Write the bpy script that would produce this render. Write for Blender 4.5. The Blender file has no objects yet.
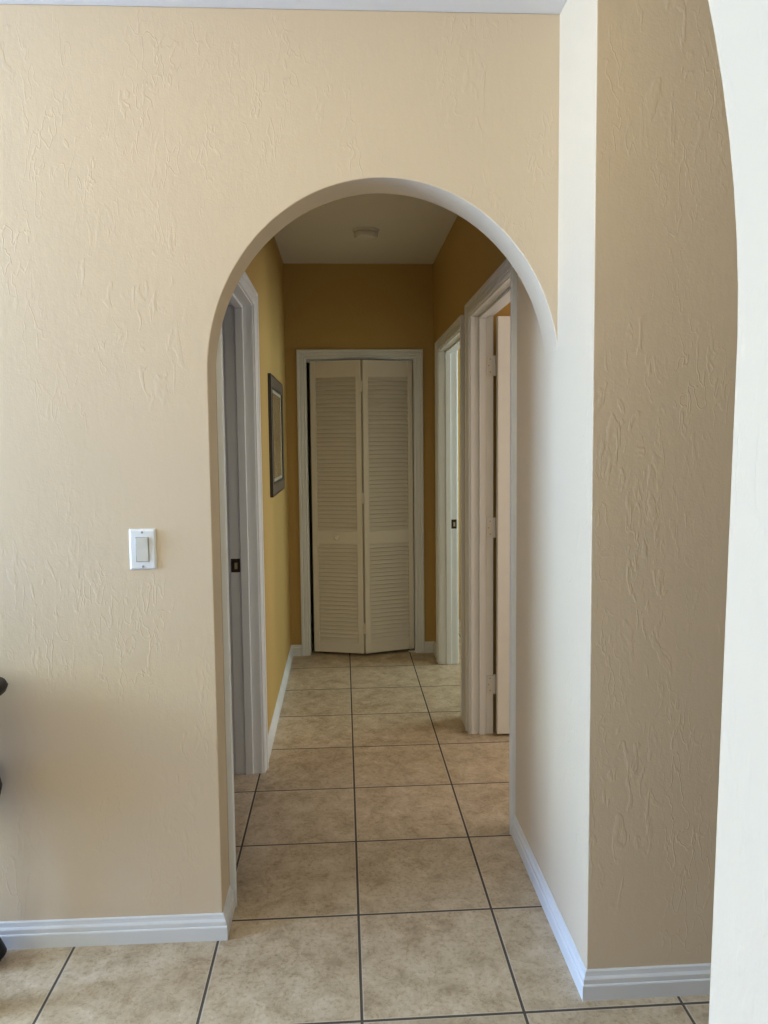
import bpy, bmesh, math
from mathutils import Vector, Matrix
C = bpy.context.scene.collection
PI = math.pi
H = 2.583            # ceiling height
T = 0.406            # tile pitch

# ------------------------------------------------------------------ materials
def new_mat(name):
    m = bpy.data.materials.new(name); m.use_nodes = True
    nt = m.node_tree; b = nt.nodes['Principled BSDF']
    return m, nt, b
def simple(name, col, rough=.5, metal=0, spec=.5):
    m, nt, b = new_mat(name)
    tc = nt.nodes.new('ShaderNodeTexCoord'); nz = nt.nodes.new('ShaderNodeTexNoise')
    nz.inputs['Scale'].default_value = 14; nz.inputs['Detail'].default_value = 3
    nt.links.new(tc.outputs['Object'], nz.inputs['Vector'])
    mp = nt.nodes.new('ShaderNodeMix'); mp.data_type = 'RGBA'
    mp.inputs[6].default_value = (*[c*.96 for c in col], 1); mp.inputs[7].default_value = (*[min(1, c*1.03) for c in col], 1)
    nt.links.new(nz.outputs['Fac'], mp.inputs[0]); nt.links.new(mp.outputs[2], b.inputs['Base Color'])
    b.inputs['Roughness'].default_value = rough; b.inputs['Metallic'].default_value = metal
    b.inputs['Specular IOR Level'].default_value = spec
    return m
def math_node(nt, op, a, b=None, clamp=False):
    n = nt.nodes.new('ShaderNodeMath'); n.operation = op; n.use_clamp = clamp
    for i, v in enumerate((a, b)):
        if v is None: continue
        if isinstance(v, (int, float)): n.inputs[i].default_value = v
        else: nt.links.new(v, n.inputs[i])
    return n.outputs[0]
def paint(name, col, tex=1.0):
    """rolled wall paint over hand-trowelled (knock-down) plaster"""
    m, nt, b = new_mat(name)
    geo = nt.nodes.new('ShaderNodeNewGeometry')
    mp = nt.nodes.new('ShaderNodeMapping'); mp.inputs['Scale'].default_value = (1, 1, .38)
    nt.links.new(geo.outputs['Position'], mp.inputs['Vector'])
    def noise(scale, detail=2, vec=None, dist=0):
        n = nt.nodes.new('ShaderNodeTexNoise'); n.inputs['Scale'].default_value = scale
        n.inputs['Detail'].default_value = detail; n.inputs['Distortion'].default_value = dist
        nt.links.new(vec or mp.outputs['Vector'], n.inputs['Vector']); return n.outputs['Fac']
    r1 = noise(31, 2, dist=.3)
    d = math_node(nt, 'ABSOLUTE', math_node(nt, 'SUBTRACT', r1, .5))
    ridge = math_node(nt, 'SUBTRACT', 1, math_node(nt, 'DIVIDE', d, .028), True)
    mask = math_node(nt, 'MULTIPLY', math_node(nt, 'SUBTRACT', noise(7, 3), .48), 5, True)
    ridge = math_node(nt, 'MULTIPLY', ridge, mask)
    step = math_node(nt, 'MULTIPLY', math_node(nt, 'SUBTRACT', noise(34, 2, dist=1), .56), 8, True)
    step = math_node(nt, 'MULTIPLY', step, math_node(nt, 'MULTIPLY', math_node(nt, 'SUBTRACT', noise(3.1, 1), .5), 8, True))
    fine = noise(170, 2, geo.outputs['Position'])
    h = math_node(nt, 'ADD', math_node(nt, 'MULTIPLY', ridge, .34*tex), math_node(nt, 'MULTIPLY', fine, .16))
    h = math_node(nt, 'ADD', h, math_node(nt, 'MULTIPLY', step, .34*tex))
    h = math_node(nt, 'ADD', h, math_node(nt, 'MULTIPLY', noise(2.2, 2), 1.2))
    h = math_node(nt, 'ADD', h, math_node(nt, 'MULTIPLY', noise(55, 3, dist=.4), .22*tex))
    bp = nt.nodes.new('ShaderNodeBump'); bp.inputs['Strength'].default_value = .55; bp.inputs['Distance'].default_value = .003
    nt.links.new(h, bp.inputs['Height']); nt.links.new(bp.outputs['Normal'], b.inputs['Normal'])
    mx = nt.nodes.new('ShaderNodeMix'); mx.data_type = 'RGBA'
    mx.inputs[6].default_value = (*[c*.965 for c in col], 1); mx.inputs[7].default_value = (*[min(1, c*1.035) for c in col], 1)
    nt.links.new(noise(1.7, 3), mx.inputs[0]); nt.links.new(mx.outputs[2], b.inputs['Base Color'])
    b.inputs['Roughness'].default_value = .62; b.inputs['Specular IOR Level'].default_value = .3
    return m
def tile_mat():
    m, nt, b = new_mat('ceramic_floor_tile')
    geo = nt.nodes.new('ShaderNodeNewGeometry'); sp = nt.nodes.new('ShaderNodeSeparateXYZ')
    nt.links.new(geo.outputs['Position'], sp.inputs[0])
    ds, ids = [], []
    for ax in (0, 1):
        u = math_node(nt, 'DIVIDE', sp.outputs[ax], T)
        ids.append(math_node(nt, 'ROUND', math_node(nt, 'ADD', u, .5)))
        ds.append(math_node(nt, 'ABSOLUTE', math_node(nt, 'MULTIPLY', math_node(nt, 'SUBTRACT', u, math_node(nt, 'ROUND', u)), T)))
    dist = math_node(nt, 'MINIMUM', ds[0], ds[1])
    cid = nt.nodes.new('ShaderNodeCombineXYZ'); nt.links.new(ids[0], cid.inputs[0]); nt.links.new(ids[1], cid.inputs[1])
    wn = nt.nodes.new('ShaderNodeTexWhiteNoise'); wn.noise_dimensions = '3D'; nt.links.new(cid.outputs[0], wn.inputs['Vector'])
    off = nt.nodes.new('ShaderNodeVectorMath'); off.operation = 'MULTIPLY_ADD'
    nt.links.new(wn.outputs['Color'], off.inputs[0]); off.inputs[1].default_value = (7, 7, 7); nt.links.new(geo.outputs['Position'], off.inputs[2])
    def noise(scale, detail, rough=.5, dist=0):
        n = nt.nodes.new('ShaderNodeTexNoise'); n.inputs['Scale'].default_value = scale; n.inputs['Detail'].default_value = detail
        n.inputs['Roughness'].default_value = rough; n.inputs['Distortion'].default_value = dist
        nt.links.new(off.outputs[0], n.inputs['Vector']); return n.outputs['Fac']
    cr = nt.nodes.new('ShaderNodeValToRGB'); nt.links.new(noise(13, 10, .72, .4), cr.inputs[0])
    e = cr.color_ramp.elements
    e[0].position = .30; e[0].color = TILE_A; e[1].position = .72; e[1].color = TILE_B
    k = cr.color_ramp.elements.new(.5); k.color = TILE_C
    sp2 = nt.nodes.new('ShaderNodeMix'); sp2.data_type = 'RGBA'; sp2.blend_type = 'MULTIPLY'
    f = math_node(nt, 'MULTIPLY', math_node(nt, 'SUBTRACT', noise(85, 4, .75), .5), 5, True)
    nt.links.new(f, sp2.inputs[0]); nt.links.new(cr.outputs[0], sp2.inputs[6]); sp2.inputs[7].default_value = (.72, .64, .53, 1)
    tone = nt.nodes.new('ShaderNodeMix'); tone.data_type = 'RGBA'; tone.blend_type = 'MULTIPLY'; tone.inputs[0].default_value = 1
    tv = math_node(nt, 'ADD', math_node(nt, 'MULTIPLY', wn.outputs['Value'], .09), .93)
    nt.links.new(sp2.outputs[2], tone.inputs[6]); nt.links.new(tv, tone.inputs[7])
    lip = math_node(nt, 'MULTIPLY', math_node(nt, 'LESS_THAN', dist, .0066), .55)  # bevel highlight painted as a lighter band beside the grout
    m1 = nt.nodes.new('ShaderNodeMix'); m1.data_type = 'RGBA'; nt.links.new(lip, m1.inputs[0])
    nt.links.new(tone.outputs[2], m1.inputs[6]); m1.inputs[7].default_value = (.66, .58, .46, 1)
    gr = math_node(nt, 'LESS_THAN', dist, .0036)
    m2 = nt.nodes.new('ShaderNodeMix'); m2.data_type = 'RGBA'; nt.links.new(gr, m2.inputs[0])
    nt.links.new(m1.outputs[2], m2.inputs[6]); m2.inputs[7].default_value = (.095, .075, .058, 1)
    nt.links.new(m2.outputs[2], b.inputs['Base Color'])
    rg = math_node(nt, 'ADD', math_node(nt, 'MULTIPLY', gr, .45), math_node(nt, 'ADD', .36, math_node(nt, 'MULTIPLY', noise(30, 3), .16)))
    nt.links.new(rg, b.inputs['Roughness'])
    hh = math_node(nt, 'ADD', math_node(nt, 'DIVIDE', dist, .007, True), math_node(nt, 'MULTIPLY', noise(40, 3), .12))
    bp = nt.nodes.new('ShaderNodeBump'); bp.inputs['Strength'].default_value = .5; bp.inputs['Distance'].default_value = .002
    nt.links.new(hh, bp.inputs['Height']); nt.links.new(bp.outputs['Normal'], b.inputs['Normal'])
    b.inputs['Specular IOR Level'].default_value = .45
    return m
TILE_A = (.38, .28, .18, 1); TILE_C = (.58, .465, .325, 1); TILE_B = (.74, .63, .49, 1)
M = {
 'paint': paint('beige_wall_paint', (.70, .57, .41)),
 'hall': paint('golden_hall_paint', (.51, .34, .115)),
 'cream': paint('off_white_arch_paint', (.80, .78, .74), .6),
 'ceiling': paint('ceiling_paint', (.78, .76, .72), .3),
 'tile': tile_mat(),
 'trim': simple('white_trim_paint', (.76, .77, .78), .36),
 'door': simple('white_door_paint', (.80, .78, .73), .42),
 'bifold': simple('ivory_louvre_paint', (.76, .70, .61), .45),
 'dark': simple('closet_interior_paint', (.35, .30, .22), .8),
 'bronze': simple('dark_bronze', (.05, .038, .026), .38, .7),
 'brass': simple('worn_brass', (.55, .45, .30), .35, .9),
 'black': simple('black_lacquer', (.008, .007, .007), .5, 0, .25),
 'plate': simple('switch_plate_plastic', (.84, .86, .88), .35),
 'rocker': simple('ivory_rocker_plastic', (.74, .72, .65), .35),
 'screw': simple('steel_screw', (.35, .35, .36), .4, .8),
 'plastic': simple('detector_plastic', (.74, .72, .67), .5),
 'frame_black': simple('frame_black_edge', (.014, .012, .011), .4),
 'mat': simple('picture_mat', (.42, .37, .27), .8),
 'hinge': simple('painted_hinge', (.74, .73, .70), .35),
}
def frame_face():
    m, nt, b = new_mat('hammered_pewter_frame')
    tc = nt.nodes.new('ShaderNodeTexCoord'); v = nt.nodes.new('ShaderNodeTexVoronoi'); v.inputs['Scale'].default_value = 120
    nt.links.new(tc.outputs['Object'], v.inputs['Vector'])
    cr = nt.nodes.new('ShaderNodeValToRGB'); nt.links.new(v.outputs['Distance'], cr.inputs[0])
    cr.color_ramp.elements[0].color = (.20, .15, .10, 1); cr.color_ramp.elements[1].color = (.10, .075, .055, 1)
    nt.links.new(cr.outputs[0], b.inputs['Base Color']); b.inputs['Roughness'].default_value = .5; b.inputs['Metallic'].default_value = .3
    return m
def print_mat():
    m, nt, b = new_mat('golden_art_print')
    tc = nt.nodes.new('ShaderNodeTexCoord'); w = nt.nodes.new('ShaderNodeTexNoise'); w.inputs['Scale'].default_value = 6; w.inputs['Detail'].default_value = 6
    nt.links.new(tc.outputs['Object'], w.inputs['Vector'])
    cr = nt.nodes.new('ShaderNodeValToRGB'); nt.links.new(w.outputs['Fac'], cr.inputs[0])
    cr.color_ramp.elements[0].position = .35; cr.color_ramp.elements[0].color = (.20, .12, .04, 1)
    cr.color_ramp.elements[1].position = .65; cr.color_ramp.elements[1].color = (.36, .25, .11, 1)
    nt.links.new(cr.outputs[0], b.inputs['Base Color']); b.inputs['Roughness'].default_value = .25
    return m
M['frame_face'] = frame_face(); M['print'] = print_mat()

# ------------------------------------------------------------------ geometry helpers
def box(bm, x0, x1, y0, y1, z0, z1):
    vs = [bm.verts.new((x, y, z)) for x in (x0, x1) for y in (y0, y1) for z in (z0, z1)]
    for f in ((0, 1, 3, 2), (4, 6, 7, 5), (0, 4, 5, 1), (2, 3, 7, 6), (0, 2, 6, 4), (1, 5, 7, 3)):
        bm.faces.new([vs[i] for i in f])
def boxes(*bs):
    bm = bmesh.new()
    for b in bs: box(bm, *b)
    return bm
def prism(bm, pts, fn0, fn1):
    """closed 2-D outline joined between two mappings to 3-D"""
    a = [bm.verts.new(fn0(p)) for p in pts]; b = [bm.verts.new(fn1(p)) for p in pts]
    bm.faces.new(a); bm.faces.new(b[::-1]); n = len(pts)
    for i in range(n): bm.faces.new((a[i], b[i], b[(i+1) % n], a[(i+1) % n]))
def lathe(bm, prof, cx, cy, cz, axis='Z', seg=32):
    """prof: list of (radius, height along axis)"""
    rings = []
    for r, h in prof:
        ring = []
        for k in range(seg):
            a = 2*PI*k/seg; u, v = r*math.cos(a), r*math.sin(a)
            p = {'Z': (u, v, h), 'Y': (u, h, v), 'X': (h, u, v)}[axis]
            ring.append(bm.verts.new((cx+p[0], cy+p[1], cz+p[2])))
        rings.append(ring)
    for a, b in zip(rings, rings[1:]):
        for k in range(seg): bm.faces.new((a[k], a[(k+1) % seg], b[(k+1) % seg], b[k]))
    bm.faces.new(rings[0][::-1]); bm.faces.new(rings[-1])
def wloc(o):
    v = Vector(o.location)
    while o.parent: o = o.parent; v += o.location
    return v
def obj(name, bm, mat, parent=None, bevel=0, smooth=None, kind=None, label=None, cat=None):
    bmesh.ops.recalc_face_normals(bm, faces=bm.faces)
    co = [v.co for v in bm.verts]
    lo = Vector([min(c[i] for c in co) for i in range(3)]); hi = Vector([max(c[i] for c in co) for i in range(3)])
    org = Vector(((lo.x+hi.x)/2, (lo.y+hi.y)/2, lo.z))
    bmesh.ops.translate(bm, verts=bm.verts, vec=-org)
    me = bpy.data.meshes.new(name); bm.to_mesh(me); bm.free()
    me.materials.append(M[mat])
    if smooth:
        me.shade_smooth(); me.set_sharp_from_angle(angle=math.radians(smooth))
    o = bpy.data.objects.new(name, me); C.objects.link(o)
    if parent: o.parent = parent; o.location = org - wloc(parent)
    else: o.location = org
    if bevel:
        b = o.modifiers.new('edge', 'BEVEL'); b.width = bevel; b.segments = 2; b.limit_method = 'ANGLE'; b.angle_limit = math.radians(40)
        b.harden_normals = False
    tag(o, label, cat, kind)
    return o
def tag(o, label=None, cat=None, kind=None, group=None):
    if label: o['label'] = label
    if cat: o['category'] = cat
    if kind: o['kind'] = kind
    if group: o['group'] = group
def empty(name, loc, label, cat, kind=None):
    o = bpy.data.objects.new(name, None); C.objects.link(o); o.location = loc; o.empty_display_size = .1
    tag(o, label, cat, kind); return o
def struct(name, bm, mat, label, cat, **k): return obj(name, bm, mat, kind='structure', label=label, cat=cat, **k)

# ------------------------------------------------------------------ sweeps for mouldings
BASE = [(0, 0), (.0150, 0), (.0150, .038), (.0138, .0405), (.0118, .042), (.0118, .054), (.0100, .057), (.0070, .0605), (.0058, .066), (.0050, .0715), (.0025, .074), (0, .074)]
CASE = [(0, 0), (0, .008), (.003, .011), (.010, .012), (.012, .0085), (.015, .0085), (.017, .0125), (.033, .0145), (.035, .0115), (.038, .0115), (.040, .0180), (.045, .0195), (.053, .0195), (.057, .016), (.057, 0)]
def baseboard(name, paths, mat, label):
    """path runs along the wall foot; the board stands out to the LEFT of the walking direction"""
    bm = bmesh.new()
    for path in paths:
        P = [Vector(p) for p in path]; n = len(P); secs = []
        for i, p in enumerate(P):
            d0 = (P[i]-P[i-1]).normalized() if i else None
            d1 = (P[i+1]-P[i]).normalized() if i < n-1 else None
            n0 = Vector((-d0.y, d0.x)) if d0 else None; n1 = Vector((-d1.y, d1.x)) if d1 else None
            if n0 is None: o = n1
            elif n1 is None: o = n0
            else: o = (n0+n1)/(1+n0.dot(n1))
            secs.append([bm.verts.new((p.x+o.x*t, p.y+o.y*t, z)) for t, z in BASE])
        m = len(BASE)
        for a, b in zip(secs, secs[1:]):
            for k in range(m): bm.faces.new((a[k], a[(k+1) % m], b[(k+1) % m], b[k]))
        bm.faces.new(secs[0]); bm.faces.new(secs[-1][::-1])
    return struct(name, bm, mat, label, 'baseboard')
def casing_bm(u0, u1, h, fn):
    bm = bmesh.new(); secs = []; m = len(CASE)
    for s in range(4):
        ring = []
        for w, t in CASE:
            u, z = [(u0-w, 0), (u0-w, h+w), (u1+w, h+w), (u1+w, 0)][s]
            ring.append(bm.verts.new(fn(u, z, t)))
        secs.append(ring)
    for a, b in zip(secs, secs[1:]):
        for k in range(m): bm.faces.new((a[k], a[(k+1) % m], b[(k+1) % m], b[k]))
    bm.faces.new(secs[0]); bm.faces.new(secs[-1][::-1])
    return bm

# ------------------------------------------------------------------ the shell
WX0, WX1, WY0, WY1 = -3.8, 3.0, -5.0, 4.0
XL, XR = .012, .984            # hallway wall faces
XLo, XRo = -.103, 1.091        # their far faces
YA, YB = .335, .465            # arch wall
YE = 3.125                     # end wall of the hallway
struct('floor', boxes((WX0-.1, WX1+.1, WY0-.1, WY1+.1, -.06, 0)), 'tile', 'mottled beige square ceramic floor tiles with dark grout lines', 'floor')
struct('ceiling', boxes((WX0-.1, WX1+.1, WY0-.1, WY1+.1, H, H+.08)), 'ceiling', 'plain white ceiling over the front room and the hallway', 'ceiling')

def arch_pts(cx, a, b, zs, n=72):
    return [(cx + a*math.cos(PI - PI*k/n), zs + b*math.sin(PI*k/n)) for k in range(n+1)]
WALL_SKEW = .009
def wall_line(x): return YA + WALL_SKEW*max(0, XL-x)      # the wall runs very slightly away to the left
# wall with the hallway arch
bm = bmesh.new()
pts = [(WX0, 0), (XL, 0)] + arch_pts(.500, .488, .531, 1.615) + [(1.02, 1.615), (1.02, H), (WX0, H)]
prism(bm, pts, lambda p: (p[0], wall_line(p[0]), p[1]), lambda p: (p[0], YB + WALL_SKEW*max(0, XL-p[0]), p[1]))
struct('wall_front', bm, 'paint', 'beige textured plaster wall with the round archway into the hallway', 'wall', bevel=.0025, smooth=35)
# right hand return wall and the stub wall that faces the camera (L-shaped footprint)
bm = bmesh.new()
pts = [(XR, .04), (WX1, .04), (WX1, .16), (XRo, .16), (XRo, .84), (XR, .84)]
prism(bm, pts, lambda p: (p[0], p[1], 0), lambda p: (p[0], p[1], H))
struct('wall_right', bm, 'paint', 'beige textured wall corner to the right of the hallway archway', 'wall', bevel=.0025)
# nearer arch: only its right reveal is in view
bm = bmesh.new()
NX, NY, NA, NB, NZ = .6535, -1.2, 1.10, 1.03, 1.50
pts = [(WX0, 0), (NX-2*NA, 0)] + arch_pts(NX-NA, NA, NB, NZ, 96) + [(NX-.027, 0), (WX1, 0), (WX1, H), (WX0, H)]
prism(bm, pts, lambda p: (p[0], NY, p[1]), lambda p: (p[0], NY-.14, p[1]))
struct('wall_near', bm, 'paint', 'bright white arched wall edge along the right side of the picture', 'wall', bevel=.004, smooth=35)

def wall_y(name, x0, x1, y0, y1, holes, mat, label):   # wall running along Y with door or window holes (ya, yb, za, zb)
    bs = []; y = y0
    for ya, yb, za, zb in sorted(holes):
        bs.append((x0, x1, y, ya, 0, H)); bs.append((x0, x1, ya, yb, zb, H))
        if za > 0: bs.append((x0, x1, ya, yb, 0, za))
        y = yb
    bs.append((x0, x1, y, y1, 0, H))
    return struct(name, boxes(*bs), mat, label, 'wall')
def wall_x(name, y0, y1, x0, x1, holes, mat, label):
    bs = []; x = x0
    for xa, xb, za, zb in sorted(holes):
        bs.append((x, xa, y0, y1, 0, H)); bs.append((xa, xb, y0, y1, zb, H))
        if za > 0: bs.append((xa, xb, y0, y1, 0, za))
        x = xb
    bs.append((x, x1, y0, y1, 0, H))
    return struct(name, boxes(*bs), mat, label, 'wall')
J = .018  # jamb board thickness
DH = 1.995
D1 = (.531, 1.380); D2 = (.874, 1.725); D3 = (1.970, 2.852); D4 = (.146, .850); DH4 = 1.970
wall_y('wall_hall_left', XLo, XL, YB, 3.24, [(D1[0]-J, D1[1]+J, 0, DH+J)], 'hall', 'golden tan hallway wall on the left with a framed picture')
wall_y('wall_hall_right', XR, XRo, .84, 3.24, [(D2[0]-J, D2[1]+J, 0, 2.010+J), (D3[0]-J, D3[1]+J, 0, 1.985+J)], 'hall', 'golden tan hallway wall on the right above two doorways')
wall_x('wall_hall_end', YE, 3.24, XL, XR, [(D4[0]-J, D4[1]+J, 0, DH4+J)], 'hall', 'golden tan end wall of the hallway around the closet')
# closet behind the louvred door
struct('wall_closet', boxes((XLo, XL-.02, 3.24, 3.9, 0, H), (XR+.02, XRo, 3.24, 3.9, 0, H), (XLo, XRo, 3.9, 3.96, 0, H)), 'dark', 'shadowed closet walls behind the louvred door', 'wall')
# rooms either side
wall_x('wall_room_divider', 1.82, 1.92, XRo, WX1, [], 'hall', 'partition wall between the two rooms on the right')
W1 = (-.90, .31, .15, 2.45)       # west window of the front room
W5 = (1.3, 2.3, 1.0, 2.0)          # bedroom on the left
W2 = (.45, 1.55, .8, 2.1); W3 = (2.15, 3.35, .8, 2.1)
WB = (-1.2, 1.0, 1.5, 2.45)
WL = (-4.2, -2.2, .1, 2.2)
wall_y('wall_west', WX0-.1, WX0, WY0, WY1, [WL+(), W1, W5], 'paint', 'outer wall far to the left with window openings')
wall_y('wall_east', WX1, WX1+.1, WY0, WY1, [W2, W3], 'hall', 'outer wall of the rooms on the right with window openings')
wall_x('wall_back', WY0-.1, WY0, WX0, WX1, [WB], 'paint', 'outer wall behind the camera with a wide window opening')
struct('wall_north', boxes((WX0, WX1, WY1, WY1+.1, 0, H)), 'hall', 'outer wall beyond the hallway end', 'wall')

# ------------------------------------------------------------------ baseboards
baseboard('baseboard_front', [[(XL, .466), (XL, YA), (WX0, wall_line(WX0))]], 'trim', 'white baseboard under the light switch wall, wrapping into the archway')
bo = bpy.data.objects['baseboard_front']
baseboard('baseboard_right', [[(WX1, .04), (XR, .04), (XR, .809)]], 'trim', 'white baseboard wrapping the corner right of the archway')
baseboard('baseboard_hall_left', [[(XL, YE), (XL, 1.443)]], 'trim', 'white baseboard along the left hallway wall below the picture')
baseboard('baseboard_hall_right', [[(XR, 1.789), (XR, 1.906)], [(XR, 2.916), (XR, YE)]], 'trim', 'short white baseboard pieces between the right hallway doorways')
baseboard('baseboard_end', [[(D4[0]-.063, YE), (XL+.004, YE)], [(XR-.004, YE), (D4[1]+.063, YE)]], 'trim', 'white baseboard pieces either side of the louvred closet door')

# ------------------------------------------------------------------ doorways
def doorway(n, side, D, label, h=DH, back=True):
    """doorway in a wall running along Y. side -1: left wall, +1: right wall. x runs from the hall face outward"""
    y0, y1 = D; xf = XL if side < 0 else XR; WT = .115 if side < 0 else .107
    X = lambda d: xf + side*d            # d = depth away from the hallway, .115 = far face
    root = empty('door_%d' % n, (X(.0575), (y0+y1)/2, 0), label, 'door', 'structure')
    def bx(bm, d0, d1, a, b, c, e): x = sorted((X(d0), X(d1))); box(bm, x[0], x[1], a, b, c, e)
    bm = bmesh.new()
    bx(bm, -.001, WT+.001, y0-J, y0, 0, h+J); bx(bm, -.001, WT+.001, y1, y1+J, 0, h+J); bx(bm, -.001, WT+.001, y0, y1, h, h+J)
    obj('jamb', bm, 'trim', root, bevel=.0012)
    bm = bmesh.new(); s0, s1 = .038, .072
    bx(bm, s0, s1, y0, y0+.011, 0, h-.011); bx(bm, s0, s1, y1-.011, y1, 0, h-.011); bx(bm, s0, s1, y0, y1, h-.011, h)
    obj('door_stop', bm, 'trim', root, bevel=.003)
    obj('casing', casing_bm(y0-.005, y1+.005, h+.005, lambda u, z, t: (X(-t), u, z)), 'trim', root)
    if back: obj('casing', casing_bm(y0-.005, y1+.005, h+.005, lambda u, z, t: (X(WT+t), u, z)), 'trim', root)
    return root, X, bx
def leaf(root, x0, x1, y0, y1, h=DH-.004):
    """plain door leaf lying along X with two shallow panels on each face"""
    z0 = .014
    o = obj('door_leaf', boxes((x0, x1, y0, y1, z0, h)), 'door', root, bevel=.003)
    ym = (y0+y1)/2
    for face, s in ((y0, -1), (y1, 1)):
        bm = bmesh.new()
        for c0, c1 in ((.20, .86), (1.02, 1.85)):
            for (a, b, c, d) in ((x0+.12, x1-.12, c0, c0+.02), (x0+.12, x1-.12, c1-.02, c1), (x0+.12, x0+.14, c0+.02, c1-.02), (x1-.14, x1-.12, c0+.02, c1-.02)):
                ys = sorted((face, face+s*.006)); box(bm, a, b, ys[0], ys[1], c, d)
        obj('panel_moulding', bm, 'door', o)
    return o
def strike(root, xa, xb, y, zc, hgt=.058):
    bm = bmesh.new()
    box(bm, xa, xb, y-.0022, y+.001, zc-hgt/2, zc+hgt/2)
    s = obj('strike_plate', bm, 'bronze', root, bevel=.002, label='dark bronze strike plate')
    c = (xa+xb)/2
    obj('latch_hole', boxes((c-.008+.004, c+.008, y-.0036, y-.001, zc-.015, zc+.012)), 'brass', s, label='worn brass latch lip')

r1, X1, bx1 = doorway(1, -1, D1, 'open doorway in the left hallway wall just inside the arch, white casing')
strike(r1, -.1005, -.0625, D1[1], .912)
l1 = leaf(r1, -.94, -.106, .530, .565)
r2, X2, bx2 = doorway(2, 1, D2, 'nearer doorway on the right of the hallway, white door standing open', 2.010, False)
l2 = leaf(r2, 1.1035, 1.93, 1.683, 1.718, 2.003)
for za, zb in ((1.736, 1.824), (.968, 1.058), (.204, .292)):
    bm = bmesh.new(); box(bm, 1.060, 1.0955, 1.7215, 1.7255, za, zb)
    hg = obj('hinge', bm, 'hinge', r2, bevel=.001, label='white painted butt hinge')
    bm = bmesh.new(); lathe(bm, [(.003, za-.004), (.0065, za-.002), (.0065, zb+.002), (.003, zb+.004)], 1.0985, 1.7260, 0, seg=14)
    obj('hinge_pin', bm, 'hinge', hg, smooth=40)
    bm = bmesh.new()
    for k, z in enumerate((za+.014, (za+zb)/2, zb-.014)): lathe(bm, [(.0032, -.0012), (.0032, .0005)], 1.076 if k != 1 else 1.069, 1.7215, z, 'Y', 10)
    obj('screw', bm, 'screw', hg)
def knob(parent, x, y, z, s, mat='bronze'):
    bm = bmesh.new()
    prof = [(.026, 0), (.026, .005), (.012, .009), (.010, .028), (.020, .036), (.026, .047), (.024, .058), (.012, .064)]
    lathe(bm, [(r, h*s) for r, h in prof], x, y, z, 'Y', 24)
    return obj('door_knob', bm, mat, parent, smooth=40)
r3, X3, bx3 = doorway(3, 1, D3, 'farther doorway on the right of the hallway, lit pale green white', 1.985)
strike(r3, 1.058, 1.092, D3[1], .903)
l3 = leaf(r3, 1.112, 1.96, 1.972, 2.007)
knob(l1, -.88, .530, .93, -1); knob(l1, -.88, .565, .93, 1)
knob(l2, 1.87, 1.683, .93, -1); knob(l2, 1.87, 1.718, .93, 1)
knob(l3, 1.90, 2.007, .93, 1)

# ------------------------------------------------------------------ closet with the louvred bifold door
r4 = empty('door_4', ((D4[0]+D4[1])/2, YE, 0), 'closed closet doorway at the end of the hallway with white louvred bifold door', 'door', 'structure')
bm = boxes((D4[0]-J, D4[0], YE-.001, 3.241, 0, DH4+J), (D4[1], D4[1]+J, YE-.001, 3.241, 0, DH4+J), (D4[0], D4[1], YE-.001, 3.241, DH4, DH4+J))
obj('jamb', bm, 'trim', r4, bevel=.0012)
obj('casing', casing_bm(D4[0]-.005, D4[1]+.005, DH4+.005, lambda u, z, t: (u, YE-t, z)), 'trim', r4)
obj('track', boxes((D4[0], D4[1], 3.155, 3.185, DH4-.018, DH4)), 'screw', r4)
def bifold_leaf(p0, p1, with_knob):
    """leaf between two floor points of its front face"""
    p0 = Vector((*p0, 0)); p1 = Vector((*p1, 0)); L = (p1-p0).length; d = (p1-p0)/L; nrm = Vector((-d.y, d.x, 0))  # into the closet
    th, z0, z1 = .030, .020, 1.958
    def f(u, v, z): q = p0 + d*u + nrm*v; return (q.x, q.y, z)
    def b(bm, u0, u1, v0, v1, c0, c1):
        n0 = len(bm.verts); box(bm, u0, u1, v0, v1, c0, c1); bm.verts.ensure_lookup_table()
        for v in bm.verts[n0:]: v.co = Vector(f(*v.co))
    bm = bmesh.new(); sw = .036
    b(bm, 0, sw, 0, th, z0, z1); b(bm, L-sw, L, 0, th, z0, z1)
    rails = [(z0, .092), (.752, .838), (1.852, z1)]
    for c0, c1 in rails: b(bm, sw, L-sw, .003, th-.003, c0, c1)
    o = obj('bifold_leaf', bm, 'bifold', r4, bevel=.0015, label='white louvred bifold leaf')
    bm = bmesh.new()
    for c0, c1, n in ((.092, .752, 24), (.838, 1.852, 36)):
        pitch = (c1-c0)/n
        for k in range(n):
            zc = c0 + pitch*(k+.5)
            # slat profile: leans outward at the bottom, overlapping the next one
            prof = [(.0005, -.0112), (.0040, -.0130), (.0125, -.0152), (.0265, .0105), (.0195, .0145)]
            a = [bm.verts.new(f(sw-.002, v, zc+w)) for v, w in prof]; c = [bm.verts.new(f(L-sw+.002, v, zc+w)) for v, w in prof]
            bm.faces.new(a); bm.faces.new(c[::-1])
            for i in range(5): bm.faces.new((a[i], c[i], c[(i+1) % 5], a[(i+1) % 5]))
    obj('slats', bm, 'bifold', o)
    if with_knob:
        q = Vector(f(L*.48, 0, .800)); bm = bmesh.new()
        lathe(bm, [(.011, .004), (.0085, -.006), (.0085, -.012), (.015, -.018), (.017, -.026), (.012, -.032)], q.x, q.y, q.z, 'Y', 20)
        obj('knob', bm, 'bifold', o, smooth=45)
    return o
bifold_leaf((.168, 3.146), (.4985, 3.058), True)
bifold_leaf((.5130, 3.058), (.846, 3.152), False)
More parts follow.
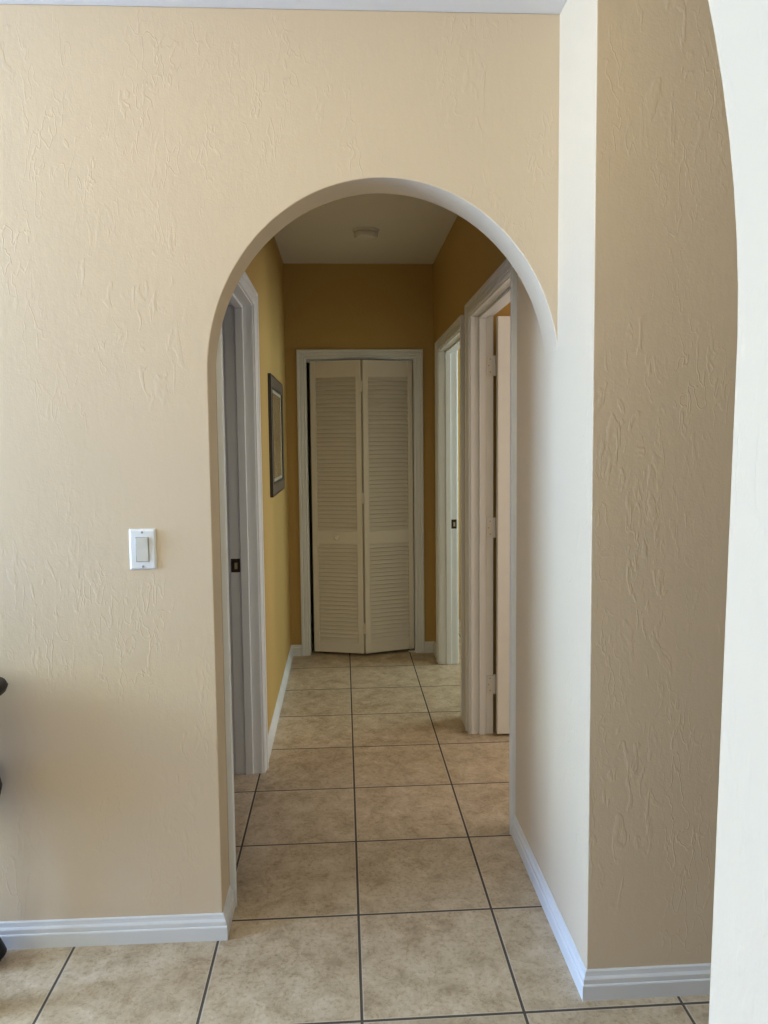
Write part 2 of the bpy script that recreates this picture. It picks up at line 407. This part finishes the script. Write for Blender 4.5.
for zc in (1.79, 1.06, .19):
    bm = bmesh.new(); box(bm, .499, .511, 3.062, 3.066, zc-.035, zc+.035)
    lathe(bm, [(.004, zc-.036), (.004, zc+.036)], .505, 3.066, 0, seg=12)
    obj('hinge', bm, 'bifold', r4)
obj('floor_bracket', boxes((.805, .85, 3.135, 3.165, 0, .008), (.82, .83, 3.145, 3.155, 0, .012)), 'hinge', r4)

# ------------------------------------------------------------------ things
# light switch
cx, cz = -.1785, 1.138; YS = wall_line(cx)
sw = empty('light_switch', (cx, YS, cz-.057), 'white rocker light switch on the beige wall left of the archway', 'light switch')
bm = bmesh.new()
a, b2, h1, h2 = .0365, .031, .057, .0515
lo = [bm.verts.new((cx+x, YS, cz+z)) for x, z in ((-a, -h1), (a, -h1), (a, h1), (-a, h1))]
mi = [bm.verts.new((cx+x, YS-.0025, cz+z)) for x, z in ((-a, -h1), (a, -h1), (a, h1), (-a, h1))]
up = [bm.verts.new((cx+x, YS-.0065, cz+z)) for x, z in ((-b2, -h2), (b2, -h2), (b2, h2), (-b2, h2))]
for r_, s_ in ((lo, mi), (mi, up)):
    for i in range(4): bm.faces.new((r_[i], r_[(i+1) % 4], s_[(i+1) % 4], s_[i]))
bm.faces.new(up); bm.faces.new(lo)
obj('wall_plate', bm, 'plate', sw, bevel=.0008)
obj('switch_frame', boxes((cx-.0178, cx+.0178, YS-.0072, YS-.004, cz-.0345, cz+.0345)), 'screw', sw, label='thin grey gap round the rocker')
bm = bmesh.new()
prism(bm, [(YS-.004, cz-.0332), (YS-.0086, cz-.0332), (YS-.0100, cz), (YS-.0150, cz+.0332), (YS-.004, cz+.0332)],
      lambda p: (cx-.0160, p[0], p[1]), lambda p: (cx+.0160, p[0], p[1]))
obj('rocker', bm, 'rocker', sw, bevel=.0006, label='ivory rocker paddle')
for s in (-1, 1):
    bm = bmesh.new(); lathe(bm, [(.0032, .002), (.0032, -.0012), (.002, -.0018)], cx, YS-.0062, cz+s*.0475, 'Y', 16)
    obj('screw', bm, 'screw', sw)
# smoke detector
sx, sy = .522, 2.375
sd = empty('smoke_detector', (sx, sy, H), 'round white smoke detector on the hallway ceiling', 'smoke detector')
bm = bmesh.new(); lathe(bm, [(.073, H), (.073, H-.012), (.069, H-.014)], sx, sy, 0, seg=48); obj('base', bm, 'plastic', sd, smooth=40)
bm = bmesh.new(); lathe(bm, [(.060, H-.014), (.060, H-.019), (.066, H-.020), (.066, H-.034), (.060, H-.046), (.030, H-.049), (.028, H-.047), (.012, H-.047)], sx, sy, 0, seg=48)
cv = obj('cover', bm, 'plastic', sd, smooth=30)
bm = bmesh.new(); lathe(bm, [(.007, H-.044), (.007, H-.052), (.005, H-.053)], sx+.038, sy-.012, 0, seg=16); obj('test_button', bm, 'rocker', cv)
# framed picture
py0, py1, pz0, pz1 = 1.955, 2.66, 1.155, 1.772
pf = empty('framed_picture', (XL, (py0+py1)/2, pz0), 'framed picture with dark edge and pewter border on the left hallway wall', 'picture')
def ring(bm, x0, x1, a0, a1, c0, c1, w):
    box(bm, x0, x1, a0, a1, c0, c0+w); box(bm, x0, x1, a0, a1, c1-w, c1)
    box(bm, x0, x1, a0, a0+w, c0+w, c1-w); box(bm, x0, x1, a1-w, a1, c0+w, c1-w)
bm = bmesh.new(); ring(bm, XL, XL+.0165, py0, py1, pz0, pz1, .008); obj('frame_edge', bm, 'frame_black', pf, bevel=.002)
bm = bmesh.new(); ring(bm, XL, XL+.0150, py0+.008, py1-.008, pz0+.008, pz1-.008, .053); obj('frame_border', bm, 'frame_face', pf)
bm = bmesh.new(); ring(bm, XL, XL+.0162, py0+.061, py1-.061, pz0+.061, pz1-.061, .009); obj('frame_lip', bm, 'frame_black', pf)
obj('mat_board', boxes((XL+.002, XL+.010, py0+.070, py1-.070, pz0+.070, pz1-.070)), 'mat', pf)
obj('art_print', boxes((XL+.010, XL+.0115, py0+.125, py1-.125, pz0+.088, pz1-.088)), 'print', pf)
# console table just entering the frame on the left
tx, ty = -1.011, .172
ct = empty('console_table', (tx, ty, 0), 'black console table against the wall at the left edge, mostly out of frame', 'table')
bm = bmesh.new(); pts = []
for k in range(64):
    t = 2*PI*k/64; c, s = math.cos(t), math.sin(t)
    pts.append((tx+.515*math.copysign(abs(c)**.75, c), ty+.142*math.copysign(abs(s)**.75, s)))
def inset(p, q): return (tx+(p[0]-tx)*q, ty+(p[1]-ty)*(q-.02 if q < 1 else 1))
rings = []
for q, z in ((.955, .787), (.99, .793), (1, .806), (.99, .817), (.965, .822)):
    rings.append([bm.verts.new((*inset(p, q), z)) for p in pts])
for r_, s_ in zip(rings, rings[1:]):
    for i in range(64): bm.faces.new((r_[i], r_[(i+1) % 64], s_[(i+1) % 64], s_[i]))
bm.faces.new(rings[0][::-1]); bm.faces.new(rings[-1])
obj('tabletop', bm, 'black', ct, smooth=50)
obj('apron', boxes((tx-.37, tx+.37, ty-.085, ty-.067, .70, .787), (tx-.37, tx+.37, ty+.067, ty+.085, .70, .787), (tx-.38, tx-.362, ty-.085, ty+.085, .70, .787), (tx+.362, tx+.38, ty-.085, ty+.085, .70, .787)), 'black', ct, bevel=.002)
for lx in (tx-.394, tx+.394):
    for ly in (ty-.085, ty+.095):
        bm = bmesh.new()
        lathe(bm, [(.020, .003), (.030, .006), (.046, .028), (.030, .070), (.018, .090), (.014, .12), (.016, .25), (.024, .38), (.046, .46), (.055, .50), (.046, .54), (.022, .585), (.020, .60), (.030, .62), (.030, .787)], lx, ly, 0, seg=24)
        obj('leg', bm, 'black', ct, smooth=50)

# ------------------------------------------------------------------ daylight through the windows, plus added point fills
def area(name, loc, rot, sx, sy, power, col):
    l = bpy.data.lights.new(name, 'AREA'); l.shape = 'RECTANGLE'; l.size = sx; l.size_y = sy; l.energy = power; l.color = col
    o = bpy.data.objects.new(name, l); C.objects.link(o); o.location = loc; o.rotation_euler = rot; return o
# area lights look along -Z; +X: rotate (0,-90,0)
def west(name, W, power, col): return area(name, (WX0-.12, (W[0]+W[1])/2, (W[2]+W[3])/2), (0, -PI/2, 0), W[3]-W[2], W[1]-W[0], power, col)
def east(name, W, power, col): return area(name, (WX1+.12, (W[0]+W[1])/2, (W[2]+W[3])/2), (0, PI/2, 0), W[3]-W[2], W[1]-W[0], power, col)
def point_fill(name, x, y, z, power, col):  # point light without a fixture, added as fill
    l = bpy.data.lights.new(name, 'POINT'); l.energy = power; l.color = col; l.shadow_soft_size = .12
    o = bpy.data.objects.new(name, l); C.objects.link(o); o.location = (x, y, z); return o
WHITE = (1, 1, 1)
LIGHTS = [
 lambda P, c: west('daylight_front_room_low', (-.90, .31, .15, 1.2), P, c),
 lambda P, c: west('daylight_front_room_high', (-.90, .31, 1.45, 2.45), P, c),
 lambda P, c: west('daylight_living_room', WL, P, c),
 lambda P, c: area('daylight_back', ((WB[0]+WB[1])/2, WY0-.12, (WB[2]+WB[3])/2), (PI/2, 0, 0), WB[1]-WB[0], WB[3]-WB[2], P, c),
 lambda P, c: west('daylight_bedroom', W5, P, c),
 lambda P, c: east('daylight_right_room', W2, P, c),
 lambda P, c: east('daylight_bath', W3, P, c),
 lambda P, c: point_fill('warm_fill_front', -.35, -.75, 2.33, P, c),  # unseen warm fill added to brighten the upper front wall
 lambda P, c: point_fill('warm_fill_corner', .55, -.6, 2.33, P, c),  # unseen warm fill added to lift the top of the right corner
]
POWER = [(120, (.19, .39, 1)), (236, (.395, .575, .745)), (20, (.5, .72, 1)), (27, (.96, .97, .82)), (7, (.38, .44, 1)), (28, (1, .97, .95)), (47, (.70, .86, .86)), (6, (1, .72, .35)), (5.2, (1, .88, .52))]
for mk, (P, c) in zip(LIGHTS, POWER):
    if P > 0: mk(P, c)
w = bpy.data.worlds.new('World'); bpy.context.scene.world = w; w.use_nodes = True
w.node_tree.nodes['Background'].inputs[0].default_value = (.75, .87, 1, 1); w.node_tree.nodes['Background'].inputs[1].default_value = .0

# ------------------------------------------------------------------ camera
def camera():
    f, p, y, r = 727.45, -.0727, .0557, -.0102
    fw = Vector((math.sin(y)*math.cos(p), math.cos(y)*math.cos(p), math.sin(p)))
    rt = Vector((math.cos(y), -math.sin(y), 0)); up = rt.cross(fw)
    r2 = rt*math.cos(r)+up*math.sin(r); u2 = up*math.cos(r)-rt*math.sin(r)
    cam = bpy.data.cameras.new('camera'); o = bpy.data.objects.new('camera', cam); C.objects.link(o)
    cam.sensor_fit = 'VERTICAL'; cam.sensor_height = 32; cam.sensor_width = 24; cam.lens = f/1024*32; cam.shift_y = -17.467/1024
    cam.clip_start = .01
    m = Matrix((r2, u2, -fw)).transposed().to_4x4(); m.translation = Vector((.9331, -4.188, 3.5193))*T
    o.matrix_world = m; bpy.context.scene.camera = o
camera()
vs = bpy.context.scene.view_settings
vs.view_transform = 'Standard'; vs.look = 'None'; vs.gamma = 1; vs.use_curve_mapping = False; vs.exposure = 0
